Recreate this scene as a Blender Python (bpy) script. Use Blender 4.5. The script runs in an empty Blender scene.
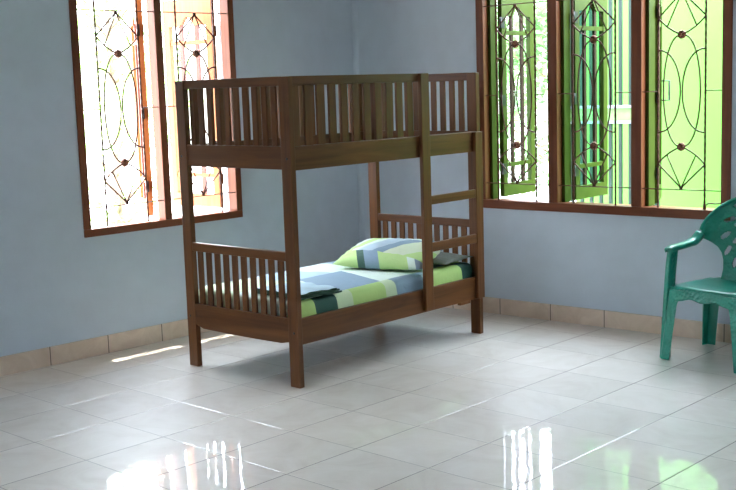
import bpy, bmesh, math, random
from mathutils import Matrix, Vector, noise
random.seed(7)
PI = math.pi
C = bpy.context.scene.collection
scn = bpy.context.scene

# ---------------------------------------------------------------- camera, world, sun, exposure
H = 1.515                                   # height of the camera over the floor
cam_d = bpy.data.cameras.new('camera')
cam = bpy.data.objects.new('camera', cam_d); C.objects.link(cam)
cam_d.sensor_width = 36.0; cam_d.lens = 36.0 * 1137.0 / 736.0; cam_d.clip_start = 0.05; cam_d.clip_end = 200
RX = Vector((0.7326507, 0.6798607, -0.0318167)); RY = Vector((0.0709584, -0.1227941, -0.9898922)); RZ = Vector((-0.6768957, 0.7229876, -0.1382070))
m = Matrix.Identity(4)
for i in range(3):
    m[i][0] = RX[i]; m[i][1] = -RY[i]; m[i][2] = -RZ[i]
m.translation = Vector((0, 0, H))
cam.matrix_world = m
scn.camera = cam

w = bpy.data.worlds.new('sky'); scn.world = w; w.use_nodes = True
nt = w.node_tree; nt.nodes.clear()
wo = nt.nodes.new('ShaderNodeOutputWorld'); bg = nt.nodes.new('ShaderNodeBackground')
tc = nt.nodes.new('ShaderNodeTexCoord'); sp = nt.nodes.new('ShaderNodeSeparateXYZ'); cr = nt.nodes.new('ShaderNodeValToRGB')
nt.links.new(tc.outputs['Generated'], sp.inputs[0]); nt.links.new(sp.outputs['Z'], cr.inputs[0])
cr.color_ramp.elements[0].position = 0.03; cr.color_ramp.elements[0].color = (0.065, 0.067, 0.065, 1)   # pale haze over the horizon
cr.color_ramp.elements[1].position = 0.22; cr.color_ramp.elements[1].color = (0.77, 0.86, 1.0, 1)
e_ = cr.color_ramp.elements.new(0.9); e_.color = (0.74, 0.84, 0.98, 1)
hz = nt.nodes.new('ShaderNodeMath'); hz.operation = 'MULTIPLY_ADD'; hz.inputs[1].default_value = -0.5; hz.inputs[2].default_value = 0.15; hz.use_clamp = True
nt.links.new(sp.outputs['X'], hz.inputs[0])
hm = nt.nodes.new('ShaderNodeMix'); hm.data_type = 'RGBA'; hm.blend_type = 'ADD'; hm.inputs[0].default_value = 1.0
hs = nt.nodes.new('ShaderNodeVectorMath'); hs.operation = 'SCALE'; hs.inputs[0].default_value = (0.13, 0.127, 0.118)
nt.links.new(hz.outputs[0], hs.inputs['Scale'])
nt.links.new(cr.outputs[0], hm.inputs[6]); nt.links.new(hs.outputs[0], hm.inputs[7])
nt.links.new(hm.outputs[2], bg.inputs[0]); bg.inputs[1].default_value = 23.0
nt.links.new(bg.outputs[0], wo.inputs[0])

sun_d = bpy.data.lights.new('sun', 'SUN'); sun_d.energy = 12.0; sun_d.angle = math.radians(0.35); sun_d.color = (1.0, 0.93, 0.84)
sun = bpy.data.objects.new('sun', sun_d); C.objects.link(sun)
EL, AZ = math.radians(77), math.radians(-12)
to_sun = Vector((-math.cos(EL) * math.cos(AZ), -math.cos(EL) * math.sin(AZ), math.sin(EL)))
sun.rotation_euler = to_sun.to_track_quat('Z', 'Y').to_euler()
scn.view_settings.view_transform = 'Standard'
scn.view_settings.look = 'None'
scn.view_settings.gamma = 1.0
scn.view_settings.use_curve_mapping = False
scn.view_settings.exposure = 0.36

# ---------------------------------------------------------------- frames of the two walls
CORNER = Vector((-5.5832, 5.9093, 0))
def wall_matrix(kind):
    """local axes: x along the wall, y outwards, z up; origin at the room corner on the floor"""
    a = PI / 2 - 0.03 if kind == 'left' else 0.045
    return Matrix.Translation(CORNER) @ Matrix.Rotation(a, 4, 'Z')
ML, MB_ = wall_matrix('left'), wall_matrix('back')

# ---------------------------------------------------------------- material helpers
def new_mat(name):
    mt = bpy.data.materials.new(name); mt.use_nodes = True
    t = mt.node_tree; b = t.nodes['Principled BSDF']
    return mt, t, b
def node(t, typ, **kw):
    n = t.nodes.new(typ)
    for k, v in kw.items(): setattr(n, k, v)
    return n
def mth(t, op, a, b=None, c=None):
    n = t.nodes.new('ShaderNodeMath'); n.operation = op
    for i, v in enumerate((a, b, c)):
        if v is None: continue
        if isinstance(v, (int, float)): n.inputs[i].default_value = v
        else: t.links.new(v, n.inputs[i])
    return n.outputs[0]
def noise_fac(t, scale, vec, detail=4, rough=0.55, dist=0.0):
    n = t.nodes.new('ShaderNodeTexNoise'); n.inputs['Scale'].default_value = scale
    n.inputs['Detail'].default_value = detail; n.inputs['Roughness'].default_value = rough
    n.inputs['Distortion'].default_value = dist
    t.links.new(vec, n.inputs['Vector']); return n.outputs[0]
def ramp(t, fac, stops, interp='LINEAR'):
    n = t.nodes.new('ShaderNodeValToRGB'); n.color_ramp.interpolation = interp
    e = n.color_ramp.elements
    while len(e) < len(stops): e.new(0.5)
    for i, (p, c) in enumerate(stops): e[i].position = p; e[i].color = (*c, 1)
    t.links.new(fac, n.inputs[0]); return n.outputs[0]
def mix(t, fac, a, b):
    n = t.nodes.new('ShaderNodeMix'); n.data_type = 'RGBA'
    for s, v in ((0, fac), (6, a), (7, b)):
        if isinstance(v, (int, float)): n.inputs[s].default_value = v
        elif isinstance(v, tuple): n.inputs[s].default_value = (*v, 1)
        else: t.links.new(v, n.inputs[s])
    return n.outputs[2]
def objvec(t, scale=(1, 1, 1)):
    tc = t.nodes.new('ShaderNodeTexCoord'); mp = t.nodes.new('ShaderNodeMapping')
    mp.inputs['Scale'].default_value = scale
    t.links.new(tc.outputs['Object'], mp.inputs[0]); return mp.outputs[0]
def bump(t, b, h, strength=0.2, dist=0.01):
    n = t.nodes.new('ShaderNodeBump'); n.inputs['Strength'].default_value = strength; n.inputs['Distance'].default_value = dist
    t.links.new(h, n.inputs['Height']); t.links.new(n.outputs[0], b.inputs['Normal'])
def simple(name, col, rough=0.5, metal=0.0, var=0.12, scale=12, bmp=0.0):
    mt, t, b = new_mat(name)
    f = noise_fac(t, scale, objvec(t))
    lo = tuple(c * (1 - var) for c in col); hi = tuple(min(1, c * (1 + var)) for c in col)
    t.links.new(ramp(t, f, [(0.3, lo), (0.7, hi)]), b.inputs['Base Color'])
    b.inputs['Roughness'].default_value = rough; b.inputs['Metallic'].default_value = metal
    if bmp: bump(t, b, f, bmp)
    return mt
def wood(name, dark, light, axis, rough=0.38, scale=1.0):
    mt, t, b = new_mat(name)
    s = [26 * scale] * 3; s[axis] = 1.6 * scale
    v = objvec(t, tuple(s))
    f = noise_fac(t, 1.0, v, 6, 0.6, 0.6)
    s2 = [5 * scale] * 3; s2[axis] = 0.8 * scale
    g = noise_fac(t, 1.0, objvec(t, tuple(s2)), 2, 0.5, 0.3)
    k = mth(t, 'ADD', mth(t, 'MULTIPLY', f, 0.6), mth(t, 'MULTIPLY', g, 0.4))
    mid = tuple((a + c) / 2 for a, c in zip(dark, light))
    t.links.new(ramp(t, k, [(0.32, dark), (0.5, mid), (0.68, light)]), b.inputs['Base Color'])
    b.inputs['Roughness'].default_value = rough
    b.inputs['Specular IOR Level'].default_value = 0.28
    bump(t, b, f, 0.12, 0.004)
    return mt

WD, WLt = (0.062, 0.022, 0.0065), (0.175, 0.066, 0.019)
W = [wood('varnished_wood_%s' % 'xyz'[i], WD, WLt, i) for i in range(3)]
FD, FL_ = (0.095, 0.026, 0.009), (0.24, 0.072, 0.028)
F = [wood('window_wood_%s' % 'xyz'[i], FD, FL_, i, 0.42) for i in range(3)]
M_olive = simple('olive_green_paint', (0.042, 0.062, 0.006), 0.5)
M_slat = simple('dark_brown_bar_paint', (0.035, 0.018, 0.010), 0.6)
for q in (M_olive, M_slat): q.node_tree.nodes['Principled BSDF'].inputs['Specular IOR Level'].default_value = .15
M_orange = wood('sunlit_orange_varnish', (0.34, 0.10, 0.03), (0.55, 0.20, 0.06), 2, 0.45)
M_rust = simple('rust_red_bar_paint', (0.20, 0.05, 0.025), 0.45)
M_iron = simple('rusty_brown_iron', (0.10, 0.032, 0.015), 0.6, 0.1, 0.3, 60)
M_rose = simple('copper_brown_rosette', (0.24, 0.09, 0.045), 0.45, 0.2, 0.25, 90, 0.3)
M_steel = simple('dull_steel', (0.30, 0.29, 0.27), 0.4, 0.8)
M_dkmetal = simple('dark_metal', (0.03, 0.03, 0.03), 0.4, 0.6)

def wall_mat(name, col):
    mt, t, b = new_mat(name)
    v = objvec(t)
    a = noise_fac(t, 1.1, v, 5, 0.6); c = noise_fac(t, 9, v, 3, 0.5)
    k = mth(t, 'ADD', mth(t, 'MULTIPLY', a, 0.7), mth(t, 'MULTIPLY', c, 0.3))
    lo = tuple(x * 0.93 for x in col); hi = tuple(x * 1.06 for x in col)
    t.links.new(ramp(t, k, [(0.35, lo), (0.65, hi)]), b.inputs['Base Color'])
    b.inputs['Roughness'].default_value = 0.55
    bump(t, b, noise_fac(t, 4, v, 6, 0.6), 0.25, 0.01)
    return mt
M_wall = wall_mat('pale_blue_wall_paint', (0.54, 0.62, 0.69))
M_ceil = wall_mat('white_ceiling_paint', (0.75, 0.76, 0.76))
M_outwall = wall_mat('cream_outer_wall_paint', (0.72, 0.70, 0.62))

TILE = 0.4004; GX, GY = -4.4315, 2.5336
def floor_mat():
    mt, t, b = new_mat('cream_glazed_floor_tiles')
    tc = t.nodes.new('ShaderNodeTexCoord'); s = t.nodes.new('ShaderNodeSeparateXYZ')
    t.links.new(tc.outputs['Object'], s.inputs[0])
    ux = mth(t, 'DIVIDE', mth(t, 'SUBTRACT', s.outputs[0], GX), TILE)
    uy = mth(t, 'DIVIDE', mth(t, 'SUBTRACT', s.outputs[1], GY), TILE)
    fx, fy = mth(t, 'FRACT', ux), mth(t, 'FRACT', uy)
    ex = mth(t, 'MINIMUM', fx, mth(t, 'SUBTRACT', 1.0, fx)); ey = mth(t, 'MINIMUM', fy, mth(t, 'SUBTRACT', 1.0, fy))
    e = mth(t, 'MINIMUM', ex, ey)
    grout = mth(t, 'MAXIMUM', mth(t, 'LESS_THAN', ex, 0.0046), mth(t, 'LESS_THAN', ey, 0.0022))
    cx = t.nodes.new('ShaderNodeCombineXYZ')
    t.links.new(mth(t, 'FLOOR', ux), cx.inputs[0]); t.links.new(mth(t, 'FLOOR', uy), cx.inputs[1])
    wn = t.nodes.new('ShaderNodeTexWhiteNoise'); wn.noise_dimensions = '2D'; t.links.new(cx.outputs[0], wn.inputs['Vector'])
    # marbling, shifted tile by tile
    va = t.nodes.new('ShaderNodeVectorMath'); va.operation = 'MULTIPLY_ADD'
    t.links.new(wn.outputs['Color'], va.inputs[0]); va.inputs[1].default_value = (7, 7, 7); t.links.new(tc.outputs['Object'], va.inputs[2])
    mb = noise_fac(t, 3.2, va.outputs[0], 8, 0.62, 1.6)
    base = ramp(t, mb, [(0.25, (0.66, 0.59, 0.51)), (0.5, (0.75, 0.69, 0.61)), (0.75, (0.81, 0.76, 0.69))])
    tv = mth(t, 'ADD', mth(t, 'MULTIPLY', wn.outputs['Value'], 0.08), 0.94)
    mul = t.nodes.new('ShaderNodeVectorMath'); mul.operation = 'SCALE'
    t.links.new(base, mul.inputs[0]); t.links.new(tv, mul.inputs['Scale'])
    t.links.new(mix(t, grout, mul.outputs[0], (0.20, 0.18, 0.16)), b.inputs['Base Color'])
    t.links.new(mth(t, 'ADD', mth(t, 'MULTIPLY', grout, 0.3), 0.46), b.inputs['Roughness'])
    b.inputs['Coat Weight'].default_value = 1.0; b.inputs['Coat Roughness'].default_value = 0.035; b.inputs['Coat IOR'].default_value = 1.5
    b.inputs['IOR'].default_value = 1.55
    # every tile lies a hair out of level and its glaze is gently wavy
    mpv = t.nodes.new('ShaderNodeMapping'); mpv.inputs['Scale'].default_value = (1, 1, 1); t.links.new(va.outputs[0], mpv.inputs[0])
    wv = noise_fac(t, 9.0, mpv.outputs[0], 2, 0.4)
    bp = t.nodes.new('ShaderNodeBump'); bp.inputs['Strength'].default_value = 1.0; bp.inputs['Distance'].default_value = 0.0007
    t.links.new(wv, bp.inputs['Height'])
    gb = t.nodes.new('ShaderNodeBump'); gb.inputs['Strength'].default_value = 0.5; gb.inputs['Distance'].default_value = 0.002
    sm = t.nodes.new('ShaderNodeMapRange'); sm.inputs['From Min'].default_value = 0.002; sm.inputs['From Max'].default_value = 0.010
    t.links.new(e, sm.inputs['Value']); t.links.new(sm.outputs[0], gb.inputs['Height']); t.links.new(bp.outputs[0], gb.inputs['Normal'])
    vs = t.nodes.new('ShaderNodeVectorMath'); vs.operation = 'SUBTRACT'; t.links.new(wn.outputs['Color'], vs.inputs[0]); vs.inputs[1].default_value = (0.5, 0.5, 0.5)
    v2 = t.nodes.new('ShaderNodeVectorMath'); v2.operation = 'MULTIPLY_ADD'; t.links.new(vs.outputs[0], v2.inputs[0])
    v2.inputs[1].default_value = (0.008, 0.008, 0); t.links.new(gb.outputs[0], v2.inputs[2])
    nn = t.nodes.new('ShaderNodeVectorMath'); nn.operation = 'NORMALIZE'; t.links.new(v2.outputs[0], nn.inputs[0])
    t.links.new(nn.outputs[0], b.inputs['Normal']); t.links.new(nn.outputs[0], b.inputs['Coat Normal'])
    return mt
M_floor = floor_mat()

def base_mat(name, off):
    """skirting tiles 0.382 m long laid along local x"""
    mt, t, b = new_mat(name)
    tc = t.nodes.new('ShaderNodeTexCoord'); s = t.nodes.new('ShaderNodeSeparateXYZ'); t.links.new(tc.outputs['Object'], s.inputs[0])
    u = mth(t, 'DIVIDE', mth(t, 'SUBTRACT', s.outputs[0], off), 0.3825)
    f = mth(t, 'FRACT', u); e = mth(t, 'MINIMUM', f, mth(t, 'SUBTRACT', 1.0, f))
    j = mth(t, 'LESS_THAN', e, 0.0065)
    mb = noise_fac(t, 6, tc.outputs['Object'], 6, 0.6, 1.0)
    base = ramp(t, mb, [(0.3, (0.64, 0.49, 0.37)), (0.7, (0.78, 0.64, 0.51))])
    t.links.new(mix(t, j, base, (0.10, 0.08, 0.07)), b.inputs['Base Color'])
    b.inputs['Roughness'].default_value = 0.15
    return mt

# ---------------------------------------------------------------- mesh helpers
class MB:
    def __init__(s): s.bm = bmesh.new()
    def box(s, x0, x1, y0, y1, z0, z1, mat=0, M=None):
        vs = [s.bm.verts.new(((x0, x1)[i & 1], (y0, y1)[(i >> 1) & 1], (z0, z1)[i >> 2])) for i in range(8)]
        if M is not None:
            for v in vs: v.co = M @ v.co
        for f in ((0, 2, 3, 1), (4, 5, 7, 6), (0, 1, 5, 4), (2, 6, 7, 3), (0, 4, 6, 2), (1, 3, 7, 5)):
            s.bm.faces.new([vs[i] for i in f]).material_index = mat
        return s
    def tube(s, pts, r, n=6, closed=False, mat=0):
        pts = [Vector(p) for p in pts]; rings = []; N = len(pts); up = None
        for i, p in enumerate(pts):
            if closed: d = pts[(i + 1) % N] - pts[i - 1]
            else: d = pts[min(i + 1, N - 1)] - pts[max(i - 1, 0)]
            d.normalize()
            if up is None:
                up = Vector((0, 1, 0)) if abs(d.y) < 0.9 else Vector((1, 0, 0))
            a = d.cross(up)
            a.normalize(); b2 = a.cross(d); up = b2
            rr = r[i] if isinstance(r, (list, tuple)) else r
            rings.append([s.bm.verts.new(p + (a * math.cos(2 * PI * k / n) + b2 * math.sin(2 * PI * k / n)) * rr) for k in range(n)])
        for i in range(N if closed else N - 1):
            A, B = rings[i], rings[(i + 1) % N]
            for k in range(n):
                f = s.bm.faces.new((A[k], A[(k + 1) % n], B[(k + 1) % n], B[k])); f.smooth = True; f.material_index = mat
        if not closed:
            s.bm.faces.new(rings[0][::-1]); s.bm.faces.new(rings[-1])
        return s
    def sweep(s, pts, frames, prof):
        """prof: list of (a,b); frames: list of (A,B) vectors"""
        rings = [[s.bm.verts.new(Vector(p) + A * a + B * b) for a, b in (prof[i] if isinstance(prof[0], list) else prof)] for i, (p, (A, B)) in enumerate(zip(pts, frames))]
        n = len(rings[0])
        for i in range(len(rings) - 1):
            for k in range(n):
                s.bm.faces.new((rings[i][k], rings[i][(k + 1) % n], rings[i + 1][(k + 1) % n], rings[i + 1][k])).smooth = True
        s.bm.faces.new(rings[0][::-1]); s.bm.faces.new(rings[-1])
        return s
    def lathe(s, prof, M, n=16):
        rings = []
        for r, z in prof:
            rings.append([s.bm.verts.new(M @ Vector((r * math.cos(2 * PI * k / n), r * math.sin(2 * PI * k / n), z))) for k in range(n)])
        for i in range(len(rings) - 1):
            for k in range(n):
                s.bm.faces.new((rings[i][k], rings[i][(k + 1) % n], rings[i + 1][(k + 1) % n], rings[i + 1][k])).smooth = True
        s.bm.faces.new(rings[0][::-1]); s.bm.faces.new(rings[-1])
        return s
    def build(s, name, mats, parent=None, bevel=0.0, M=None, seg=2):
        me = bpy.data.meshes.new(name)
        bmesh.ops.recalc_face_normals(s.bm, faces=s.bm.faces[:])
        s.bm.to_mesh(me); s.bm.free()
        for q in (mats if isinstance(mats, (list, tuple)) else [mats]): me.materials.append(q)
        o = bpy.data.objects.new(name, me); C.objects.link(o)
        if parent is not None: o.parent = parent
        if M is not None: o.matrix_local = M
        if bevel:
            b = o.modifiers.new('bevel', 'BEVEL'); b.width = bevel; b.segments = seg; b.limit_method = 'ANGLE'; b.angle_limit = math.radians(40)
            b.harden_normals = False
        return o
def empty(name, M, label=None, cat=None, group=None, kind=None):
    o = bpy.data.objects.new(name, None); C.objects.link(o); o.matrix_world = M; o.empty_display_size = 0.1
    return tag(o, label, cat, group, kind)
def tag(o, label=None, cat=None, group=None, kind=None):
    if label: o['label'] = label
    if cat: o['category'] = cat
    if group: o['group'] = group
    if kind: o['kind'] = kind
    return o

# ---------------------------------------------------------------- the room
WT = 0.12                                   # wall thickness
CH = 3.0                                    # ceiling height
def wall_mesh(x0, x1, openings, th=WT):
    """a wall with rectangular openings cut through: boxes between them"""
    b = MB(); xs = x0
    for (a, c, z0, z1) in sorted(openings):
        b.box(xs, a, 0, th, 0, CH)
        if z0 > 0: b.box(a, c, 0, th, 0, z0)
        b.box(a, c, 0, th, z1, CH)
        xs = c
    b.box(xs, x1, 0, th, 0, CH)
    return b
X_E, Y_S = 3.2, -2.2
tag(MB().box(-6.1, X_E + 0.3, Y_S - 0.3, 6.4, -0.08, 0).build('floor', M_floor), kind='structure')
tag(MB().box(-5.80, X_E + 0.3, Y_S - 0.3, 6.10, CH, CH + 0.12).build('ceiling', M_ceil), kind='structure')
Z0, Z1 = 0.70, 2.166
LW = (-2.27, -1.10); BW = (1.03, 2.738)
wl = wall_mesh(-8.4, 0.14, [(LW[0] + .02, LW[1] - .02, Z0 + .02, Z1 - .02)]).build('wall_left', [M_wall], M=ML); tag(wl, kind='structure')
wb = wall_mesh(0.0, 8.9, [(BW[0] + .02, BW[1] - .02, Z0 + .02, Z1 - .02)]).build('wall_back', [M_wall], M=MB_); tag(wb, kind='structure')
# rounded plaster bead where the two walls meet
cb = MB()
pr = [(0, 0)] + [(0.035 - 0.035 * math.sin(a), -(0.035 - 0.035 * math.cos(a))) for a in [i * PI / 16 for i in range(9)]]
lo = [cb.bm.verts.new((x, y, 0)) for x, y in pr]; hi = [cb.bm.verts.new((x, y, CH)) for x, y in pr]
for i in range(len(pr)):
    j = (i + 1) % len(pr); f = cb.bm.faces.new((lo[i], lo[j], hi[j], hi[i])); f.smooth = 1 <= i < len(pr) - 1
cb.bm.faces.new(lo[::-1]); cb.bm.faces.new(hi)
tag(cb.build('trim_1', M_wall, M=MB_ @ Matrix.Translation((-.002, .002, 0))), kind='structure')
# the walls behind the camera, unseen; front opening added to light the bed
we = wall_mesh(Y_S, 6.3, []).build('wall_right', [M_wall], M=Matrix.Translation((X_E, 0, 0)) @ Matrix.Rotation(PI / 2, 4, 'Z') @ Matrix.Scale(-1, 4, (0, 1, 0))); tag(we, kind='structure')
ws = wall_mesh(-6.1, X_E + .2, [(-5.0, -4.1, 0.0, 2.15)]).build('wall_front', [M_wall], M=Matrix.Translation((0, Y_S - WT, 0))); tag(ws, kind='structure')
BH, BT = 0.107, 0.010
bl = MB().box(-8.0, -0.011, -BT, 0, 0, BH).build('baseboard_left', base_mat('skirting_tiles_left', -2.544), M=ML, bevel=0.0015); tag(bl, kind='structure')
bb = MB().box(0.011, 8.6, -BT, 0, 0, BH - .002).build('baseboard_back', base_mat('skirting_tiles_back', 1.183), M=MB_, bevel=0.0015); tag(bb, kind='structure')
# unseen eaves, shaped to cut the sun to a sliver on the floor
tag(MB().box(-8.4, 0.9, WT, 0.385, 2.75, 2.83).build('sun_cut_eave', M_outwall, M=ML), kind='structure')

# ---------------------------------------------------------------- windows
def arc(p0, p1, bulge, n=14):
    """circular-looking arc in the x-z plane, bulge = sideways offset of the middle"""
    p0, p1 = Vector(p0), Vector(p1); d = p1 - p0; nn = Vector((d.z, 0, -d.x)).normalized()
    return [p0 + d * (i / n) + nn * bulge * 4 * (i / n) * (1 - i / n) for i in range(n + 1)]
ZC = (0.865 + 1.997) / 2
def grille(parent, u0, u1, th=1.0):
    cx = (u0 + u1) / 2; hw = 0.1435; yy = 0.004; b = MB(); r = 0.0046 * th
    for sx in (-1, 1):                                    # twisted upright bars
        n = 90
        for ph in (0, PI):
            b.tube([(cx + sx * hw + 0.0022 * math.cos(i * 1.15 + ph), yy + 0.0022 * math.sin(i * 1.15 + ph), Z0 + .05 + (Z1 - Z0 - .1) * i / n) for i in range(n + 1)], 0.0040 * th, 4)
    for z in (0.865, 1.997):
        b.tube([(u0, yy, z), (u1, yy, z)], 0.0032)
    b.tube([(u0, yy, ZC), (cx - hw, yy, ZC)], 0.003); b.tube([(cx + hw, yy, ZC), (u1, yy, ZC)], 0.003)
    for sz in (-1, 1):
        P = lambda x, z: Vector((cx + x, yy, ZC + sz * z))
        apex = P(0, 0.556)
        for sx in (-1, 1):
            side = P(sx * hw, 0.418); ros = P(0, 0.318)
            b.tube([apex, side], r * .9)
            cv = arc(side, ros, -0.012 * sx * sz)
            b.tube(cv, r * .9)
            b.tube([apex, cv[6]], r * .8)
        b.tube([apex - Vector((0, .004, 0)), apex + Vector((0, .004, 0))], 0.011, 8)
    for sx in (-1, 1):
        # long arcs from rosette to rosette and the counter arcs from bar to bar, touching in the middle
        n = 28
        b.tube([Vector((cx + sx * 0.112 * math.sin(PI * i / n) ** 0.85, yy + .003, ZC + 0.318 * math.cos(PI * i / n))) for i in range(n + 1)], r * .9)
        b.tube([Vector((cx + sx * (hw - (hw - 0.006) * math.sin(PI * i / n) ** 0.9), yy - .003, ZC + 0.235 * math.cos(PI * i / n))) for i in range(n + 1)], r * .9)
    g = b.build('window_grille', M_iron, parent)
    for sz in (-1, 1):
        c = MB(); M = Matrix.Translation((cx, yy - .006, ZC + sz * 0.318)) @ Matrix.Rotation(PI / 2, 4, 'X')
        c.lathe([(0.024, -0.012), (0.0255, -0.004), (0.022, 0.001), (0.012, 0.003), (0.009, 0.008), (0.003, 0.010)], M, 20)
        for k in range(8):
            a = 2 * PI * k / 8
            c.lathe([(0.0052, -0.002), (0.0045, 0.004), (0.0015, 0.006)], M @ Matrix.Translation((0.0165 * math.cos(a), 0.0165 * math.sin(a), 0.001)), 8)
        c.build('rosette', M_rose, g)
    return g
def frame(parent, u0, u1, mullions, mats, fw=0.05, depth=WT):
    y0, y1 = -0.012, depth
    b = MB(); b.box(u0, u1, y0, y1, Z0, Z0 + fw).build('window_sill', mats[0], parent, 0.004)
    b = MB(); b.box(u0, u1, y0, y1, Z1 - fw, Z1).build('window_head', mats[0], parent, 0.004)
    for a in (u0, u1 - fw):
        MB().box(a, a + fw, y0, y1, Z0 + fw, Z1 - fw).build('window_jamb', mats[2], parent, 0.004)
    for a, c in mullions:
        MB().box(a, c, y0 + .004, y1, Z0 + fw, Z1 - fw).build('mullion', mats[2], parent, 0.004)
def casement(parent, hinge_u, ang, L, mirror=False, mframe=None, mbar=None, glass=None, handle=False):
    """a shutter-like casement: stiles, rails, bars, thin glass; local x runs from the hinge to the free edge"""
    z0, z1 = Z0 + .062, Z1 - .055; sw, t = 0.052, 0.032
    sg = -1 if mirror else 1
    M = Matrix.Translation((hinge_u, WT + .012, 0)) @ Matrix.Rotation(ang if not mirror else -ang, 4, 'Z')
    if mirror: M = M @ Matrix.Rotation(PI, 4, 'Z')
    b = MB()
    for x in (0, L - sw): b.box(x, x + sw, -t / 2, t / 2, z0, z1)
    b.box(sw, L - sw, -t / 2, t / 2, z0, z0 + 0.085)
    b.box(sw, L - sw, -t / 2 * .7, t / 2 * .7, z0 + .195, z0 + .222)
    b.box(sw, L - sw, -t / 2 * .7, t / 2 * .7, z1 - .292, z1 - .265)
    # arched head rail
    n = 10; xa, xb = L * .36, L * .64
    b.box(sw, xa, -t / 2, t / 2, z1 - .17, z1); b.box(xb, L - sw, -t / 2, t / 2, z1 - .17, z1)
    for i in range(n):
        p, q = i / n, (i + 1) / n; k = (p + q) / 2
        b.box(xa + (xb - xa) * p, xa + (xb - xa) * q, -t / 2, t / 2, z1 - .17 + .06 * math.sin(PI * k), z1)
    c = b.build('casement', mframe, parent, 0.0, M=M)
    s = MB()
    for x in (0.34, 0.66): s.box(L * x - .015, L * x + .015, -.008, .008, z0 + .085, z1 - .12)
    s.build('casement_bars', mbar, c)
    if glass: MB().box(sw - .005, L - sw + .005, .009, .013, z0 + .08, z1 - .10).build('glass_pane', glass, c)
    h = MB()
    for z in (z0 + .15, z1 - .25, z1 - .75):
        h.tube([(-.008, -.012 * sg, z), (-.008, -.012 * sg, z + .07)], .007, 8)
        h.box(-.008, .03, -t / 2 - .003, -t / 2 + .001, z, z + .07)
    h.build('hinge', M_dkmetal, c)
    if handle:
        hd = MB(); hx = L - .026
        hd.tube([(hx, -t / 2, 1.37), (hx, -t / 2 - .045, 1.37), (hx, -t / 2 - .045, 1.49), (hx, -t / 2, 1.49)], .006, 8)
        hd.build('pull_handle', M_dkmetal, c)
    return c
def glass_mat(name, col, k):
    mt, t, b = new_mat(name)
    t.nodes.remove(b)
    out = [n for n in t.nodes if n.type == 'OUTPUT_MATERIAL'][0]
    tr = t.nodes.new('ShaderNodeBsdfTransparent'); tr.inputs[0].default_value = (*col, 1)
    gl = t.nodes.new('ShaderNodeBsdfGlossy'); gl.inputs['Roughness'].default_value = 0.05; gl.inputs[0].default_value = (.9, .95, .95, 1)
    mx = t.nodes.new('ShaderNodeMixShader'); mx.inputs[0].default_value = k
    t.links.new(tr.outputs[0], mx.inputs[1]); t.links.new(gl.outputs[0], mx.inputs[2]); t.links.new(mx.outputs[0], out.inputs[0])
    return mt
M_glass = glass_mat('teal_tinted_glass', (0.60, 0.86, 0.74), 0.012)
M_glass2 = glass_mat('pale_glass', (0.86, 0.95, 0.88), 0.06)

w1 = empty('window_1', ML, kind='structure')
frame(w1, LW[0], LW[1], [(-1.702, -1.65)], F, 0.046, 0.07)
grille(w1, -2.224, -1.702, 1.25); grille(w1, -1.65, -1.146, 1.25)
casement(w1, -1.71, math.radians(118), 0.44, True, M_orange, M_rust, None)
casement(w1, -1.155, math.radians(82), 0.44, True, M_orange, M_rust, None)
w2 = empty('window_2', MB_, kind='structure')
frame(w2, BW[0], BW[1], [(1.558, 1.625), (2.126, 2.194)], F, 0.055, 0.10)
for a, c in ((1.085, 1.558), (1.625, 2.126), (2.194, 2.683)): grille(w2, a, c, 1.2)
# green-painted rebates on the outer half of the frame
for a in (1.085, 1.625, 2.194):
    MB().box(a, a + .022, .045, WT + .004, Z0 + .055, Z1 - .055).build('rebate', M_olive, w2)
casement(w2, 1.120, math.radians(92), 0.41, False, M_olive, M_slat, None)
casement(w2, 1.660, math.radians(90), 0.41, False, M_olive, M_slat, M_glass)
casement(w2, 2.215, math.radians(113), 0.41, False, M_olive, M_slat, M_glass, True)
hk = MB(); hk.tube([(2.575, .02, .772), (2.60, .018, .792), (2.64, .015, .790), (2.683, .012, .795)], .0042, 6); hk.tube([(2.575, .02, .757), (2.575, .02, .785)], .010, 8)
hk.build('window_stay', M_iron, w2)

# ---------------------------------------------------------------- outside, beyond the windows
M_ground = simple('pale_concrete_yard', (0.40, 0.39, 0.36), 0.8, 0, .12, 3)
M_grass = simple('garden_soil_and_grass', (0.30, 0.36, 0.14), 0.9, 0, .3, 5)
tag(MB().box(-30, -6.11, -15, 30, -.35, -.2).build('garden_ground', M_ground), kind='structure')
tag(MB().box(-6.1, 14, 6.46, 30, -.35, -.2).build('yard_ground', M_ground), kind='structure')
M_lime = wall_mat('lime_green_wall_paint', (0.060, 0.215, 0.009))
lw_ = MB().box(0.42, 7.0, 2.3, 2.45, -.3, 2.42).build('neighbour_wall', M_lime, M=MB_)
tag(lw_, 'plain lime green sunlit wall standing in the yard behind the right window', 'wall')

M_gate = simple('grey_green_gate_paint', (0.010, 0.026, 0.016), 0.6)
M_gatew = simple('pale_grey_gate_paint', (0.26, 0.28, 0.31), 0.4)
M_gatep = simple('pale_green_gate_panel', (0.20, 0.34, 0.10), 0.5)
g0, g1, gn = 0.93, 1.665, 1.2
gate = empty('yard_gate', MB_ @ Matrix.Translation((0, gn, -.2)), 'tall barred metal gate with pale middle panel, outside the middle window bay', 'gate')
zz = .2
b = MB(); b.box(g1 - .035, g1, -.02, .02, 0.05, 2.75); b.box(g0, g0 + .035, -.02, .02, 0.05, 2.75)
b.box(g0 + .035, g1 - .035, -.02, .02, 0.05, 0.10); b.box(g0 + .035, g1 - .035, -.02, .02, 2.70, 2.75)
b.box(g0 + .035, g1 - .035, -.02, .02, 1.195 + zz, 1.215 + zz); b.box(g0 + .035, g1 - .035, -.02, .02, 1.305 + zz, 1.325 + zz)
b.build('gate_frame', M_gatew, gate, .002)
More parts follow.
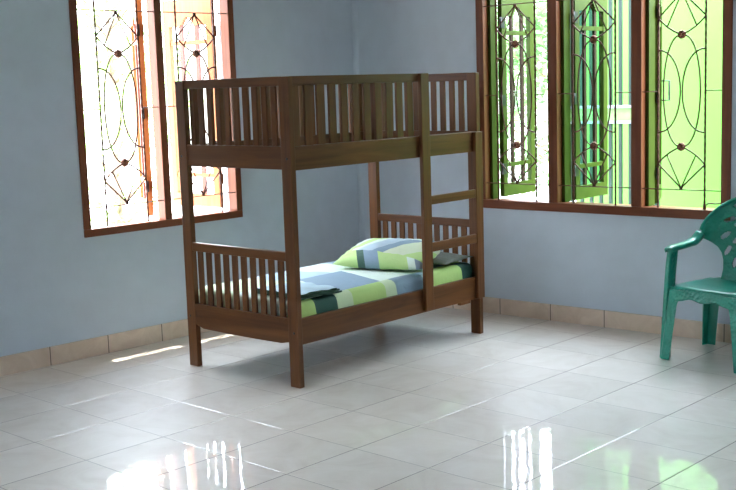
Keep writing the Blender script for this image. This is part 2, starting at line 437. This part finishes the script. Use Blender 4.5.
MB().box(g0 + .035, g1 - .035, -.004, .004, 1.215 + zz, 1.305 + zz).build('gate_panel', M_gatep, gate)
x = g0 + .09
while x < g1 - .05:
    for (a, c) in ((.10, 1.195 + zz), (1.325 + zz, 2.70)):
        MB().box(x, x + .022, -.011, .011, a, c).build('gate_bar', M_gate, gate)
    x += .078
lk = MB(); lk.lathe([(.016, 0), (.016, .012), (.006, .016)], Matrix.Translation((g1 - .03, -.02, 1.085 + zz)) @ Matrix.Rotation(PI / 2, 4, 'X'), 14); lk.build('gate_lock', M_dkmetal, gate)
pp = MB(); pp.box(g1 + .012, g1 + .05, -.02, .02, 0, 2.9).build('gate_post', M_gate, gate, .002)

# foliage
def leaf_mat(name, a, c):
    mt, t, b = new_mat(name)
    oi = noise_fac(t, 3.5, objvec(t), 2)
    t.links.new(ramp(t, oi, [(0.35, a), (0.65, c)]), b.inputs['Base Color'])
    b.inputs['Roughness'].default_value = 0.45
    tl = t.nodes.new('ShaderNodeBsdfTranslucent'); t.links.new(ramp(t, oi, [(0.35, a), (0.65, c)]), tl.inputs[0])
    mx = t.nodes.new('ShaderNodeMixShader'); mx.inputs[0].default_value = .4
    out = [n for n in t.nodes if n.type == 'OUTPUT_MATERIAL'][0]
    t.links.new(b.outputs[0], mx.inputs[1]); t.links.new(tl.outputs[0], mx.inputs[2]); t.links.new(mx.outputs[0], out.inputs[0])
    return mt
M_leafA = leaf_mat('fresh_green_leaves', (0.16, 0.34, 0.06), (0.42, 0.58, 0.16))
M_leafB = leaf_mat('deep_green_leaves', (0.07, 0.20, 0.06), (0.22, 0.42, 0.13))
M_bark = simple('grey_brown_bark', (0.22, 0.15, 0.10), .9, 0, .3, 20)
def shrub(name, P, hgt, rad, nleaf, lm, label, cat, seed, trunk=.25, ls=.09):
    rn = random.Random(seed)
    root = empty(name, Matrix.Translation(P), label, cat)
    s = MB(); s.tube([(0, 0, 0), (.02, .01, hgt * .3), (-.02, .03, hgt * .6), (0, 0, hgt * .85)], [.05 * rad + .02, .04 * rad + .015, .02, .01], 8)
    tips = []
    for k in range(9):
        a = rn.uniform(0, 2 * PI); z = hgt * rn.uniform(trunk, .7); e = Vector((math.cos(a) * rad * .8, math.sin(a) * rad * .8, z + hgt * .2)); s.tube([(0, 0, z), tuple(e * .5 + Vector((0, 0, z * .5 + .02))), tuple(e)], [.02, .013, .006], 5)
    s.build('stems', M_bark, root)
    f = MB(); cl = [(rn.uniform(0, 2 * PI), rn.uniform(.1, .85) * rad, rn.uniform(trunk, 1) * hgt) for _ in range(16)]
    for i in range(nleaf):
        a, rr, zc = cl[rn.randrange(16)]
        c = Vector((math.cos(a) * rr + rn.gauss(0, rad * .22), math.sin(a) * rr + rn.gauss(0, rad * .22), zc + rn.gauss(0, hgt * .07)))
        if c.z < .05: continue
        d = Vector((rn.gauss(0, 1), rn.gauss(0, 1), rn.gauss(-.2, .6))).normalized(); q = d.cross(Vector((rn.gauss(0, 1), rn.gauss(0, 1), 1))).normalized()
        l = ls * rn.uniform(.7, 1.3); n_ = d.cross(q)
        V = [f.bm.verts.new(c + v) for v in (Vector((0, 0, 0)), d * l * .4 + q * l * .22 + n_ * l * .05, d * l, d * l * .4 - q * l * .22 + n_ * l * .05, d * l * .5)]
        f.bm.faces.new((V[0], V[1], V[4])); f.bm.faces.new((V[1], V[2], V[4])); f.bm.faces.new((V[2], V[3], V[4])); f.bm.faces.new((V[3], V[0], V[4]))
    f.build('foliage', lm, root)
    return root
def at_wall(Mw, u, n, z=-.2): return Mw @ Vector((u, n, z))
shrub('leafy_tree', at_wall(MB_, -1.5, 5.2), 2.6, 1.0, 2600, M_leafB, 'deep green leafy tree seen through the leftmost bay of the right window', 'tree', 3, .25, .14)
shrub('garden_shrub', at_wall(MB_, .05, 3.0), 1.6, .4, 900, M_leafA, 'fresh green shrub low behind the leftmost bay of the right window', 'shrub', 5, .1, .11)
shrub('garden_shrub', at_wall(ML, -.35, 2.6), 1.75, .5, 700, M_leafA, 'sun-bleached shrub seen through the left window, left bay, low down', 'shrub', 11, .15, .09)
shrub('leafy_tree', at_wall(ML, 1.2, 5.0), 4.0, 1.0, 1200, M_leafA, 'sun-bleached tree seen through the left window behind its mullion', 'tree', 14, .35, .12)

# ---------------------------------------------------------------- the bunk bed
BX0, BX1, BY0, BY1 = -5.000, -4.121, 3.8625, 5.437
BR = Matrix.Translation((BX1, BY0, 0)) @ Matrix.Rotation(0.016, 4, 'Z') @ Matrix.Translation((-BX1, -BY0, 0))
bed = empty('bunk_bed', BR @ Matrix.Translation(((BX0 + BX1) / 2, (BY0 + BY1) / 2, 0)), 'dark varnished wooden bunk bed with slatted ends, guard rails and a ladder', 'bed')
hw, hl = (BX1 - BX0) / 2, (BY1 - BY0) / 2
PW, PT = 0.070, 0.0335
ZT = 1.577
for sx in (-1, 1):
    for sy in (-1, 1):
        xa = -hw if sx < 0 else hw - PW; ya = -hl if sy < 0 else hl - PT
        MB().box(xa, xa + PW, ya, ya + PT, 0, ZT - .001).build('corner_post', W[2], bed, .003)
def slats(n, a, c, other0, other1, z0, z1, axis, w=.037):
    b = MB(); gap = ((c - a) - n * w) / (n + 1)
    for i in range(n):
        p = a + gap * (i + 1) + w * i
        if axis == 'x': b.box(p, p + w, other0, other1, z0, z1)
        else: b.box(other0, other1, p, p + w, z0, z1)
    return b
for sy in (-1, 1):
    ya = -hl if sy < 0 else hl - PT
    a, c = -hw + PW, hw - PW
    MB().box(a, c, ya + .004, ya + PT - .004, 1.530, ZT).build('end_rail', W[0], bed, .003)
    MB().box(a, c, ya + .003, ya + PT - .003, 1.115, 1.232).build('end_board', W[0], bed, .003)
    slats(10, a, c, ya + .010, ya + .024, 1.230, 1.532, 'x').build('slat_panel', W[2], bed, .0015)
    MB().box(a, c, ya + .004, ya + PT - .004, .650, .697).build('end_rail', W[0], bed, .003)
    slats(10, a, c, ya + .010, ya + .024, .352, .652, 'x').build('slat_panel', W[2], bed, .0015)
    # lower board with eased lower corners
    e = MB(); n = 12; y0, y1 = ya + .003, ya + PT - .003
    prof = [(a, .357), (c, .357), (c, .232)] + [(c - (c - a) * k / n, .222 - .004 * math.sin(PI * k / n)) for k in range(1, n)] + [(a, .240)]
    A_ = [e.bm.verts.new((x, y0, z)) for x, z in prof]; B_ = [e.bm.verts.new((x, y1, z)) for x, z in prof]
    e.bm.faces.new(A_); e.bm.faces.new(B_[::-1])
    for i in range(len(prof)):
        j = (i + 1) % len(prof); e.bm.faces.new((A_[j], A_[i], B_[i], B_[j]))
    e.build('end_board', W[0], bed, .002)
yi0, yi1 = -hl + PT, hl - PT
cy = (BY0 + BY1) / 2; cxm = (BX0 + BX1) / 2
YL0, YL1 = 4.866 - cy, 4.936 - cy          # ladder upright by the guard rail
for sx in (-1, 1):
    xa, xb = (-hw + .003, -hw + .028) if sx < 0 else (hw - .028, hw - .003)
    MB().box(xa, xb, yi0, yi1, 1.110, 1.230).build('side_board', W[1], bed, .003)
    MB().box(xa, xb, yi0, yi1, .222, .357).build('side_board', W[1], bed, .003)
    if sx > 0: e_ = YL1 - .002; n = 12
    else: e_ = yi1; n = 18
    MB().box(xa, xb, yi0, e_, 1.532, ZT).build('guard_rail', W[1], bed, .003)
    b = MB(); wv_ = .050 if sx > 0 else .040; p = yi0; end = YL0 if sx > 0 else yi1; n = 11 if sx > 0 else 17; pitch = (end - yi0 + .004) / n
    for k in range(n): b.box(xa + .004, xa + .019, yi0 + pitch * k + (.001 if k == 0 else 0), yi0 + pitch * k + wv_, 1.228, 1.534)
    b.build('slat_panel', W[2], bed, .0015)
# decks
for zt in (1.150, .262):
    b = MB()
    b.box(-hw + .029, -hw + .055, yi0, yi1, zt - .03, zt); b.box(hw - .055, hw - .029, yi0, yi1, zt - .03, zt)
    for k in range(13):
        y = yi0 + .03 + k * (yi1 - yi0 - .13) / 12; b.box(-hw + .03, hw - .03, y, y + .07, zt, zt + .013)
    b.build('bed_deck', W[0], bed)
# ladder
lad = MB().box(hw - .002, hw + .023, YL0, YL1, .235, ZT).build('ladder_upright', W[2], bed, .003)
YR0, YR1 = hl - .0665 - .010, hl - .010
MB().box(hw - .002, hw + .023, YR0, YR1, .228, 1.228).build('ladder_upright', W[2], bed, .003)
for z0, z1 in ((.838, .888), (.567, .620)):
    MB().box(hw - .001, hw + .019, YL1, YR0, z0, z1).build('ladder_rung', W[1], bed, .003)
MB().box(hw - .03, hw - .006, YR0 - .14, YR0 - .04, .205, .224).build('cleat', W[1], bed, .002)
# bolts
for sx in (-1, 1):
    for z in (1.17, .285):
        MB().lathe([(.0065, 0), (.0065, .002), (.003, .0035)], Matrix.Translation((sx * (hw - .028), -hl + .0005, z)) @ Matrix.Rotation(PI / 2, 4, 'X'), 10).build('bolt', M_dkmetal, bed)

# ---- bedding
def sheet_mat(name):
    mt, t, b = new_mat(name)
    tc = t.nodes.new('ShaderNodeTexCoord'); s = t.nodes.new('ShaderNodeSeparateXYZ'); t.links.new(tc.outputs['Object'], s.inputs[0])
    x, y, z = s.outputs
    xe = mth(t, 'SUBTRACT', x, mth(t, 'MULTIPLY', mth(t, 'SUBTRACT', z, .08), .7))
    def seq(skew, stops):
        k = mth(t, 'ADD', mth(t, 'DIVIDE', mth(t, 'ADD', y, mth(t, 'MULTIPLY', xe, skew)), 1.5), .5)
        return ramp(t, k, stops, 'CONSTANT')
    wt, gr, li, lb, dk, cr_ = (0.66, 0.78, 0.68), (0.22, 0.32, 0.40), (0.44, 0.62, 0.20), (0.40, 0.54, 0.62), (0.02, 0.08, 0.06), (0.55, 0.66, 0.42)
    A_ = seq(-.25, [(0, li), (.01, dk), (.12, cr_), (.20, li), (.38, cr_), (.44, gr), (.60, lb), (.66, li), (.84, dk)])
    B_ = seq(.30, [(0, wt), (.29, gr), (.53, wt), (.78, lb), (.93, li)])
    C_ = seq(-.20, [(0, cr_), (.27, lb), (.50, wt), (.70, gr), (.86, cr_)])
    m1_ = mth(t, 'GREATER_THAN', mth(t, 'ADD', xe, mth(t, 'MULTIPLY', y, .04)), .355)
    m2_ = mth(t, 'LESS_THAN', xe, -.06)
    t.links.new(mix(t, m1_, mix(t, m2_, B_, C_), A_), b.inputs['Base Color']); b.inputs['Roughness'].default_value = .75
    bump(t, b, noise_fac(t, 16, tc.outputs['Object'], 4, .6, .5), .45, .015)
    return mt
M_quilt = sheet_mat('geometric_print_cotton')
def pillow_mat(name):
    mt, t, b = new_mat(name)
    tc = t.nodes.new('ShaderNodeTexCoord'); s = t.nodes.new('ShaderNodeSeparateXYZ'); t.links.new(tc.outputs['Object'], s.inputs[0])
    x, y, z = s.outputs
    def seq(skew, stops): return ramp(t, mth(t, 'ADD', mth(t, 'DIVIDE', mth(t, 'ADD', x, mth(t, 'MULTIPLY', y, skew)), .6), .5), stops, 'CONSTANT')
    wt, gr, li, lb, dk, cr_ = (0.64, 0.76, 0.66), (0.22, 0.32, 0.40), (0.46, 0.66, 0.24), (0.42, 0.54, 0.60), (0.05, 0.12, 0.09), (0.60, 0.68, 0.48)
    A_ = seq(-.8, [(0, wt), (.10, li), (.24, wt), (.32, lb), (.52, gr), (.66, cr_), (.92, li)])
    B_ = seq(.6, [(0, li), (.10, dk), (.18, gr), (.34, li), (.66, wt), (.74, gr), (.84, cr_)])
    C_ = seq(.5, [(0, li), (.3, lb), (.62, wt), (.85, gr)])
    f = mth(t, 'ADD', y, mth(t, 'MULTIPLY', x, .12))
    c1 = mth(t, 'LESS_THAN', f, -.11); c2 = mth(t, 'GREATER_THAN', f, .12)
    t.links.new(mix(t, c1, mix(t, c2, A_, C_), B_), b.inputs['Base Color']); b.inputs['Roughness'].default_value = .75
    bump(t, b, noise_fac(t, 18, tc.outputs['Object'], 4, .6, .8), .5, .015)
    return mt
M_quilt2 = pillow_mat('geometric_print_pillow')
M_greyp = simple('grey_green_cotton', (0.17, 0.19, 0.16), .8, 0, .15, 6, .3)
def soft_box(sx, sy, sz, r, n=(30, 50, 8), puff=.0, wr=.0, seed=0):
    """rounded soft block, centred, with puffed faces and wrinkles"""
    bm = bmesh.new(); mb = MB(); mb.bm.free(); mb.bm = bm
    vs = {}
    def P(i, j, k):
        u, v, w_ = -1 + 2 * i / n[0], -1 + 2 * j / n[1], -1 + 2 * k / n[2]
        p = Vector((u * sx / 2, v * sy / 2, w_ * sz / 2))
        q = Vector([max(-(d / 2 - r), min(d / 2 - r, c)) for d, c in zip((sx, sy, sz), p)])
        d = p - q
        if d.length > 1e-9:
            m_ = max(abs(d.x), abs(d.y), abs(d.z)); d = d.normalized() * m_
        p = q + d
        p.z += puff * (1 - u * u) * (1 - v * v) * (1 if w_ > 0 else 0) * w_
        nz = noise.noise(Vector((p.x * 7 + seed, p.y * 4.5, p.z * 5))) + .5 * noise.noise(Vector((p.x * 17, p.y * 13 + seed, p.z * 12)))
        p += Vector((u, v, 1 if w_ > 0 else 0)).normalized() * nz * wr
        return p
    def V(i, j, k):
        if (i, j, k) not in vs: vs[(i, j, k)] = bm.verts.new(P(i, j, k))
        return vs[(i, j, k)]
    def Q(*c):
        f = bm.faces.new([V(*q) for q in c]); f.smooth = True
    for i in range(n[0]):
        for j in range(n[1]):
            Q((i, j, 0), (i, j + 1, 0), (i + 1, j + 1, 0), (i + 1, j, 0)); Q((i, j, n[2]), (i + 1, j, n[2]), (i + 1, j + 1, n[2]), (i, j + 1, n[2]))
    for i in range(n[0]):
        for k in range(n[2]):
            Q((i, 0, k), (i + 1, 0, k), (i + 1, 0, k + 1), (i, 0, k + 1)); Q((i, n[1], k), (i, n[1], k + 1), (i + 1, n[1], k + 1), (i + 1, n[1], k))
    for j in range(n[1]):
        for k in range(n[2]):
            Q((0, j, k), (0, j, k + 1), (0, j + 1, k + 1), (0, j + 1, k)); Q((n[0], j, k), (n[0], j + 1, k), (n[0], j + 1, k + 1), (n[0], j, k + 1))
    return mb
MX0, MX1 = BX0 + .034, BX1 - .033
MY0, MY1 = BY0 + PT + .004, BY1 - PT - .004
mz0, mz1 = .277, .440
mt_ = soft_box(MX1 - MX0, MY1 - MY0, mz1 - mz0, .035, (36, 70, 8), .006, .004, 3).build('mattress', M_quilt, None, 0, Matrix.Translation(((MX0 + MX1) / 2, (MY0 + MY1) / 2, (mz0 + mz1) / 2)))
mt_.matrix_world = BR @ Matrix.Translation(((MX0 + MX1) / 2, (MY0 + MY1) / 2, (mz0 + mz1) / 2))
tag(mt_, 'mattress in a white, lime, blue and dark green geometric sheet on the lower bunk', 'mattress')
def pillow(name, L, Wd, Hh, mat, M, seed, wr=.006):
    n = 36; b = MB(); vs = {}
    for sgn in (1, -1):
        for i in range(n + 1):
            for j in range(n + 1):
                u, v = -1 + 2 * i / n, -1 + 2 * j / n
                edge = i in (0, n) or j in (0, n)
                if edge and sgn < 0: vs[(i, j, -1)] = vs[(i, j, 1)]; continue
                prof = max(0, (1 - abs(u) ** 2.6)) ** .5 * max(0, (1 - abs(v) ** 2.6)) ** .5
                inx = 1 - .07 * (1 - u * u) * v * v * 0 ; x = u * L / 2 * (1 - .06 * (1 - v * v)); y = v * Wd / 2 * (1 - .08 * (1 - u * u))
                z = sgn * Hh / 2 * prof * (1.0 if sgn > 0 else .72)
                c = Vector((x, y, z))
                r_ = noise.noise(Vector((x * 9 + seed, y * 9, sgn * 3))) + .6 * noise.noise(Vector((x * 22, y * 20 + seed, sgn * 5)))
                c.z += sgn * r_ * wr * (0.4 + prof)
                # gathered folds towards the ends
                c.z += sgn * .004 * math.sin(v * 22 + seed) * abs(u) ** 3 * (1 - v * v)
                vs[(i, j, sgn)] = b.bm.verts.new(c)
    for sgn in (1, -1):
        for i in range(n):
            for j in range(n):
                q = [vs[(i, j, sgn)], vs[(i + 1, j, sgn)], vs[(i + 1, j + 1, sgn)], vs[(i, j + 1, sgn)]]
                b.bm.faces.new(q if sgn > 0 else q[::-1]).smooth = True
    o = b.build(name, mat, None); o.matrix_world = M
    return o
M1 = BR @ Matrix.Translation((-4.47, 5.235, mz1 + .030)) @ Matrix.Rotation(math.radians(4), 4, 'Z') @ Matrix.Rotation(math.radians(2), 4, 'X')
tag(pillow('pillow', .64, .29, .06, M_greyp, M1, 4, .004), 'flat grey-green pillow lying under the patterned pillow', 'pillow')
M2 = BR @ Matrix.Translation((-4.455, 4.985, mz1 + .080)) @ Matrix.Rotation(math.radians(12), 4, 'Z') @ Matrix.Rotation(math.radians(13), 4, 'X')
tag(pillow('pillow', .60, .40, .14, M_quilt2, M2, 9, .007), 'plump pillow in blue, lime and white geometric print on top', 'pillow')

# folded sheet near the foot
M_fold_top = simple('pale_blue_cotton', (0.40, 0.54, 0.60), .8, 0, .2, 5)
M_fold_dk = simple('dark_green_cotton', (0.015, 0.06, 0.035), .8, 0, .2, 8)
b = MB(); nx, ny = 24, 24
for layer in range(3):
    z0 = layer * .009; gr = {}
    LX, LY = .36 - .01 * layer, .30 - .012 * layer
    for s_ in (0, 1):
        for i in range(nx + 1):
            for j in range(ny + 1):
                x = -LX / 2 + LX * i / nx; y = -LY / 2 + LY * j / ny
                x += .006 * math.sin(j * .9 + layer * 2); y += .012 * math.sin(i * .55 + layer * 1.7) * (j / ny)
                z = z0 + s_ * .0075 + .003 * math.sin(i * .7 + j * .35) * (i / nx)
                gr[(i, j, s_)] = b.bm.verts.new((x, y, z))
    mi = 1 if layer == 2 else 0
    for i in range(nx):
        for j in range(ny):
            for s_ in (0, 1):
                q = [gr[(i, j, s_)], gr[(i + 1, j, s_)], gr[(i + 1, j + 1, s_)], gr[(i, j + 1, s_)]]
                f = b.bm.faces.new(q if s_ else q[::-1]); f.smooth = True; f.material_index = mi if s_ else 0
    for i in range(nx):
        for j in (0, ny): b.bm.faces.new((gr[(i, j, 0)], gr[(i + 1, j, 0)], gr[(i + 1, j, 1)], gr[(i, j, 1)])).material_index = 0
    for j in range(ny):
        for i in (0, nx): b.bm.faces.new((gr[(i, j, 0)], gr[(i, j + 1, 0)], gr[(i, j + 1, 1)], gr[(i, j, 1)])).material_index = 0
fs = b.build('folded_sheet', [M_fold_dk, M_fold_top]); fs.matrix_world = BR @ Matrix.Translation((-4.33, 4.07, mz1 + .006)) @ Matrix.Rotation(math.radians(-4), 4, 'Z')
tag(fs, 'small folded dark green and pale blue cloth lying at the foot of the mattress', 'sheet')

# ---------------------------------------------------------------- the chair
M_chair, tch, bch = new_mat('green_plastic')
vch = objvec(tch)
tch.links.new(ramp(tch, noise_fac(tch, 8, vch), [(0.3, (0.006, 0.22, 0.150)), (0.7, (0.010, 0.28, 0.19))]), bch.inputs['Base Color'])
bch.inputs['Roughness'].default_value = .33
M_chair2, tch, bch = new_mat('green_plastic_relief')
vch = objvec(tch)
tch.links.new(ramp(tch, noise_fac(tch, 8, vch), [(0.3, (0.006, 0.22, 0.150)), (0.7, (0.010, 0.28, 0.19))]), bch.inputs['Base Color'])
bch.inputs['Roughness'].default_value = .33
vo = tch.nodes.new('ShaderNodeTexVoronoi'); vo.inputs['Scale'].default_value = 55; tch.links.new(vch, vo.inputs['Vector'])
bump(tch, bch, vo.outputs[0], .8, .006)
CHM = Matrix.Translation((-2.688, 5.672, 0)) @ Matrix.Rotation(math.radians(-8.7), 4, 'Z')
ch = empty('plastic_chair', CHM, 'green moulded plastic armchair with pierced back beside the right window', 'chair')
SZ = .405
# seat: dished panel
b = MB(); n = 26; gr = {}
def seat_pt(u, v):
    x = u * (.208 - .004 * v); y = v * .208 + .010
    e = max(abs(u), abs(v)); z = SZ - .018 * (1 - u * u) * (1 - v * v) - (.010 if v > 0 else 0) * v
    if v < -.8: z -= .012 * ((-v - .8) / .2) ** 2
    k = .06
    return Vector((x * (1 - .05 * max(0, abs(v)) ** 6), y, z))
for s_ in (0, 1):
    for i in range(n + 1):
        for j in range(n + 1):
            p = seat_pt(-1 + 2 * i / n, -1 + 2 * j / n); p.z -= .005 * (1 - s_)
            gr[(i, j, s_)] = b.bm.verts.new(p)
for i in range(n):
    for j in range(n):
        for s_ in (0, 1):
            q = [gr[(i, j, s_)], gr[(i + 1, j, s_)], gr[(i + 1, j + 1, s_)], gr[(i, j + 1, s_)]]
            b.bm.faces.new(q if s_ else q[::-1]).smooth = True
for i in range(n):
    for j in (0, n): b.bm.faces.new((gr[(i, j, 0)], gr[(i + 1, j, 0)], gr[(i + 1, j, 1)], gr[(i, j, 1)]))
    for j in (0, n): b.bm.faces.new((gr[(j, i, 0)], gr[(j, i + 1, 0)], gr[(j, i + 1, 1)], gr[(j, i, 1)]))
b.build('seat', M_chair, ch)
def sheet_part(name, fn, nu, nv, th, mat, keep=None, flip=1):
    """thin curved sheet through fn(u,v) with u,v in 0..1, thickened along its normal"""
    b = MB(); eps = 1e-3; P = [[fn(i / nu, j / nv) for j in range(nv + 1)] for i in range(nu + 1)]
    vs = {}
    def nrm(i, j):
        i0, i1, j0, j1 = max(i - 1, 0), min(i + 1, nu), max(j - 1, 0), min(j + 1, nv)
        return (P[i1][j] - P[i0][j]).cross(P[i][j1] - P[i][j0]).normalized()
    def V(i, j, s_):
        if (i, j, s_) not in vs: vs[(i, j, s_)] = b.bm.verts.new(P[i][j] + nrm(i, j) * th * (.5 if s_ else -.5))
        return vs[(i, j, s_)]
    K = [[(keep is None or keep((i + .5) / nu, (j + .5) / nv)) for j in range(nv)] for i in range(nu)]
    for i in range(nu):
        for j in range(nv):
            if not K[i][j]: continue
            b.bm.faces.new((V(i, j, 1), V(i + 1, j, 1), V(i + 1, j + 1, 1), V(i, j + 1, 1))).smooth = True
            b.bm.faces.new((V(i, j, 0), V(i, j + 1, 0), V(i + 1, j + 1, 0), V(i + 1, j, 0))).smooth = True
            for di, dj, e in ((-1, 0, ((i, j), (i, j + 1))), (1, 0, ((i + 1, j), (i + 1, j + 1))), (0, -1, ((i, j), (i + 1, j))), (0, 1, ((i, j + 1), (i + 1, j + 1)))):
                a_, c_ = i + di, j + dj
                if 0 <= a_ < nu and 0 <= c_ < nv and K[a_][c_]: continue
                (p, q) = e; b.bm.faces.new((V(*p, 0), V(*q, 0), V(*q, 1), V(*p, 1)))
    return b.build(name, mat, ch)
# front apron with its relief, scalloped lower edge
def apron(u, v):
    x = -.208 + .416 * u; d = .058 + .006 * math.cos((u - .5) * 6 * PI) + .065 * abs(2 * u - 1) ** 7
    return Vector((x, -.208 - .014 * v - .010 * (1 - (2 * u - 1) ** 2), SZ - .012 + .004 - v * d))
sheet_part('apron', apron, 60, 6, .005, M_chair2)
for sx in (-1, 1):
    sheet_part('side_skirt', lambda u, v: Vector((sx * (.210 + .006 * v - .006 * u), -.215 + .42 * u, SZ - .006 - .010 * u - v * (.045 + .05 * abs(2 * u - 1) ** 4))), 30, 4, .005, M_chair)
# front legs: front flange and side flange, the side one running up to the arm
def curve(pts, t):
    k = t * (len(pts) - 1); i = min(int(k), len(pts) - 2); f = k - i
    p = [Vector(pts[max(0, min(len(pts) - 1, i + q))]) for q in (-1, 0, 1, 2)]
    return .5 * ((2 * p[1]) + (-p[0] + p[2]) * f + (2 * p[0] - 5 * p[1] + 4 * p[2] - p[3]) * f * f + (-p[0] + 3 * p[1] - 3 * p[2] + p[3]) * f ** 3)
for sx in (-1, 1):
    b = MB(); b.bm.free()
    bm = bmesh.new(); b.bm = bm
    nz = 24; rows = []
    for k in range(nz + 1):
        t_ = k / nz; z = .385 * (1 - t_)
        xo = .214 + .044 * t_; yf = -.222 - .018 * t_; wf = .060 + .045 * max(0, 1 - t_ * 4) ** 2 - .004 * t_; ws_ = .066 + .06 * max(0, 1 - t_ * 5) ** 2 - .008 * t_
        L_ = [(xo - wf, yf + .001), (xo - .008, yf - .002), (xo, yf + .006), (xo + .002, yf + ws_), (xo - .004, yf + ws_), (xo - .006, yf + .008), (xo - wf, yf + .006)]
        rows.append([bm.verts.new((sx * x, y, z)) for x, y in L_])
    for k in range(nz):
        for q in range(7):
            bm.faces.new((rows[k][q], rows[k][(q + 1) % 7], rows[k + 1][(q + 1) % 7], rows[k + 1][q]))
    bm.faces.new(rows[0]); bm.faces.new(rows[-1][::-1])
    b.build('leg', M_chair2, ch)
    # rear leg
    bm = bmesh.new(); b = MB(); b.bm.free(); b.bm = bm; rows = []
    for k in range(nz + 1):
        t_ = k / nz; z = .395 * (1 - t_)
        xo = .235 + .050 * t_; yb = .175 + .055 * t_; wf = .075 - .022 * t_; ws_ = .060 - .012 * t_
        L_ = [(xo - wf, yb), (xo - .008, yb + .002), (xo, yb - .006), (xo + .002, yb - ws_), (xo - .004, yb - ws_), (xo - .006, yb - .008), (xo - wf, yb - .006)]
        rows.append([bm.verts.new((sx * x, y, z)) for x, y in L_])
    for k in range(nz):
        for q in range(7):
            bm.faces.new((rows[k][q], rows[k][(q + 1) % 7], rows[k + 1][(q + 1) % 7], rows[k + 1][q]))
    bm.faces.new(rows[0]); bm.faces.new(rows[-1][::-1])
    b.build('leg', M_chair, ch)
    # arm post
    pts = [(sx * .256, -.196, .0), (sx * .249, -.182, .25), (sx * .247, -.166, .45), (sx * .243, -.150, .592)]
    PP = [curve(pts, i / 12) for i in range(13)]
    MB().sweep(PP, [(Vector((1, 0, 0)), Vector((0, 1, 0)))] * 13, [[(-.012, -.034), (.010, -.034), (.015, -.028), (.015, .028), (.010, .034), (-.012, .034)]] * 13).build('arm_post', M_chair2, ch, .002)
    # arm: flat sweep from the post to the back rim
    pts = [(sx * .242, -.188, .594), (sx * .246, -.155, .603), (sx * .262, -.06, .603), (sx * .276, .03, .606), (sx * .281, .09, .614), (sx * .274, .135, .650)]
    N = 24; PP = [curve(pts, i / N) for i in range(N + 1)]; fr = []
    for i in range(N + 1):
        d = (PP[min(N, i + 1)] - PP[max(0, i - 1)]).normalized(); tl = Vector((sx * 1, 0, 0)) if i < 14 else Vector((sx * 1, 0, 0)).lerp(Vector((sx * .75, .3, .55)), (i - 14) / 10)
        A = (tl - d * tl.dot(d)).normalized(); B = A.cross(d) * (1 if sx > 0 else -1)
        if B.z < 0: B = -B
        fr.append((A, B))
    MB().sweep(PP, fr, [(-.027, -.004), (-.023, .006), (0, .010), (.023, .006), (.027, -.004), (.027, -.020), (.021, -.020), (.021, -.002), (-.021, -.002), (-.021, -.020), (-.027, -.020)]).build('arm', M_chair, ch)
# backrest shell: outline half-width by height
BZ0, BZT = .385, .865
def half_w(z):
    tab = [(.385, .165), (.45, .162), (.50, .168), (.54, .182), (.57, .205), (.595, .240), (.615, .278), (.65, .287), (.69, .282), (.73, .264), (.77, .234), (.80, .202), (.83, .155), (.85, .105), (.860, .060), (.865, .004)]
    for (a, wa), (c, wc) in zip(tab, tab[1:]):
        if z <= c:
            return wa + (wc - wa) * (z - a) / (c - a)
    return .004
def back_pt(u, v):
    z = BZ0 + (BZT - BZ0) * v; w_ = half_w(z); s_ = 2 * u - 1; x = s_ * w_
    y = .190 + .30 * (z - BZ0) - 1.35 * x * x * (.4 + .6 * min(1, max(0, (z - .45) / .2)))
    return Vector((x, y, z))
rn = random.Random(2); holes = []
for k, (rr, cnt, sz) in enumerate(((.0, 1, .020), (.058, 6, .026), (.115, 10, .028), (.172, 15, .029))):
    for q in range(cnt):
        a = 2 * PI * (q + .25 * k) / cnt
        holes.append((math.cos(a) * rr, .655 + math.sin(a) * rr * 1.2, a + .6, sz, sz * .45))
for q in range(5): holes.append((-.07 + .035 * q, .50 + .008 * (q % 2), PI / 2, .022, .008))
def keep(u, v):
    p = back_pt(u, v)
    for hx, hz, a, la, lb in holes:
        dx, dz = p.x - hx, p.z - hz; c_, s_ = math.cos(a), math.sin(a)
        if ((dx * c_ + dz * s_) / la) ** 2 + ((-dx * s_ + dz * c_) / lb) ** 2 < 1: return False
    return True
sheet_part('backrest', back_pt, 110, 100, .006, M_chair2, keep)
# rounded rim rolled along the top of the back
rim = []
for i in range(41):
    a = -1 + 2 * i / 40
    th = a * PI / 2 * 1.0
    z = .66 + .205 * math.cos(th) ** .8 if abs(a) < 1 else .66
    x = math.copysign(half_w(z), a) if abs(a) > 1e-6 else 0
    if abs(a) < .12: x = a / .12 * half_w(.66 + .205 * math.cos(.12 * PI / 2) ** .8)
    y = .190 + .30 * (z - BZ0) - 1.35 * x * x * (.4 + .6 * min(1, max(0, (z - .45) / .2)))
    rim.append((x, y, z))
MB().tube(rim, .011, 8).build('back_rim', M_chair, ch)
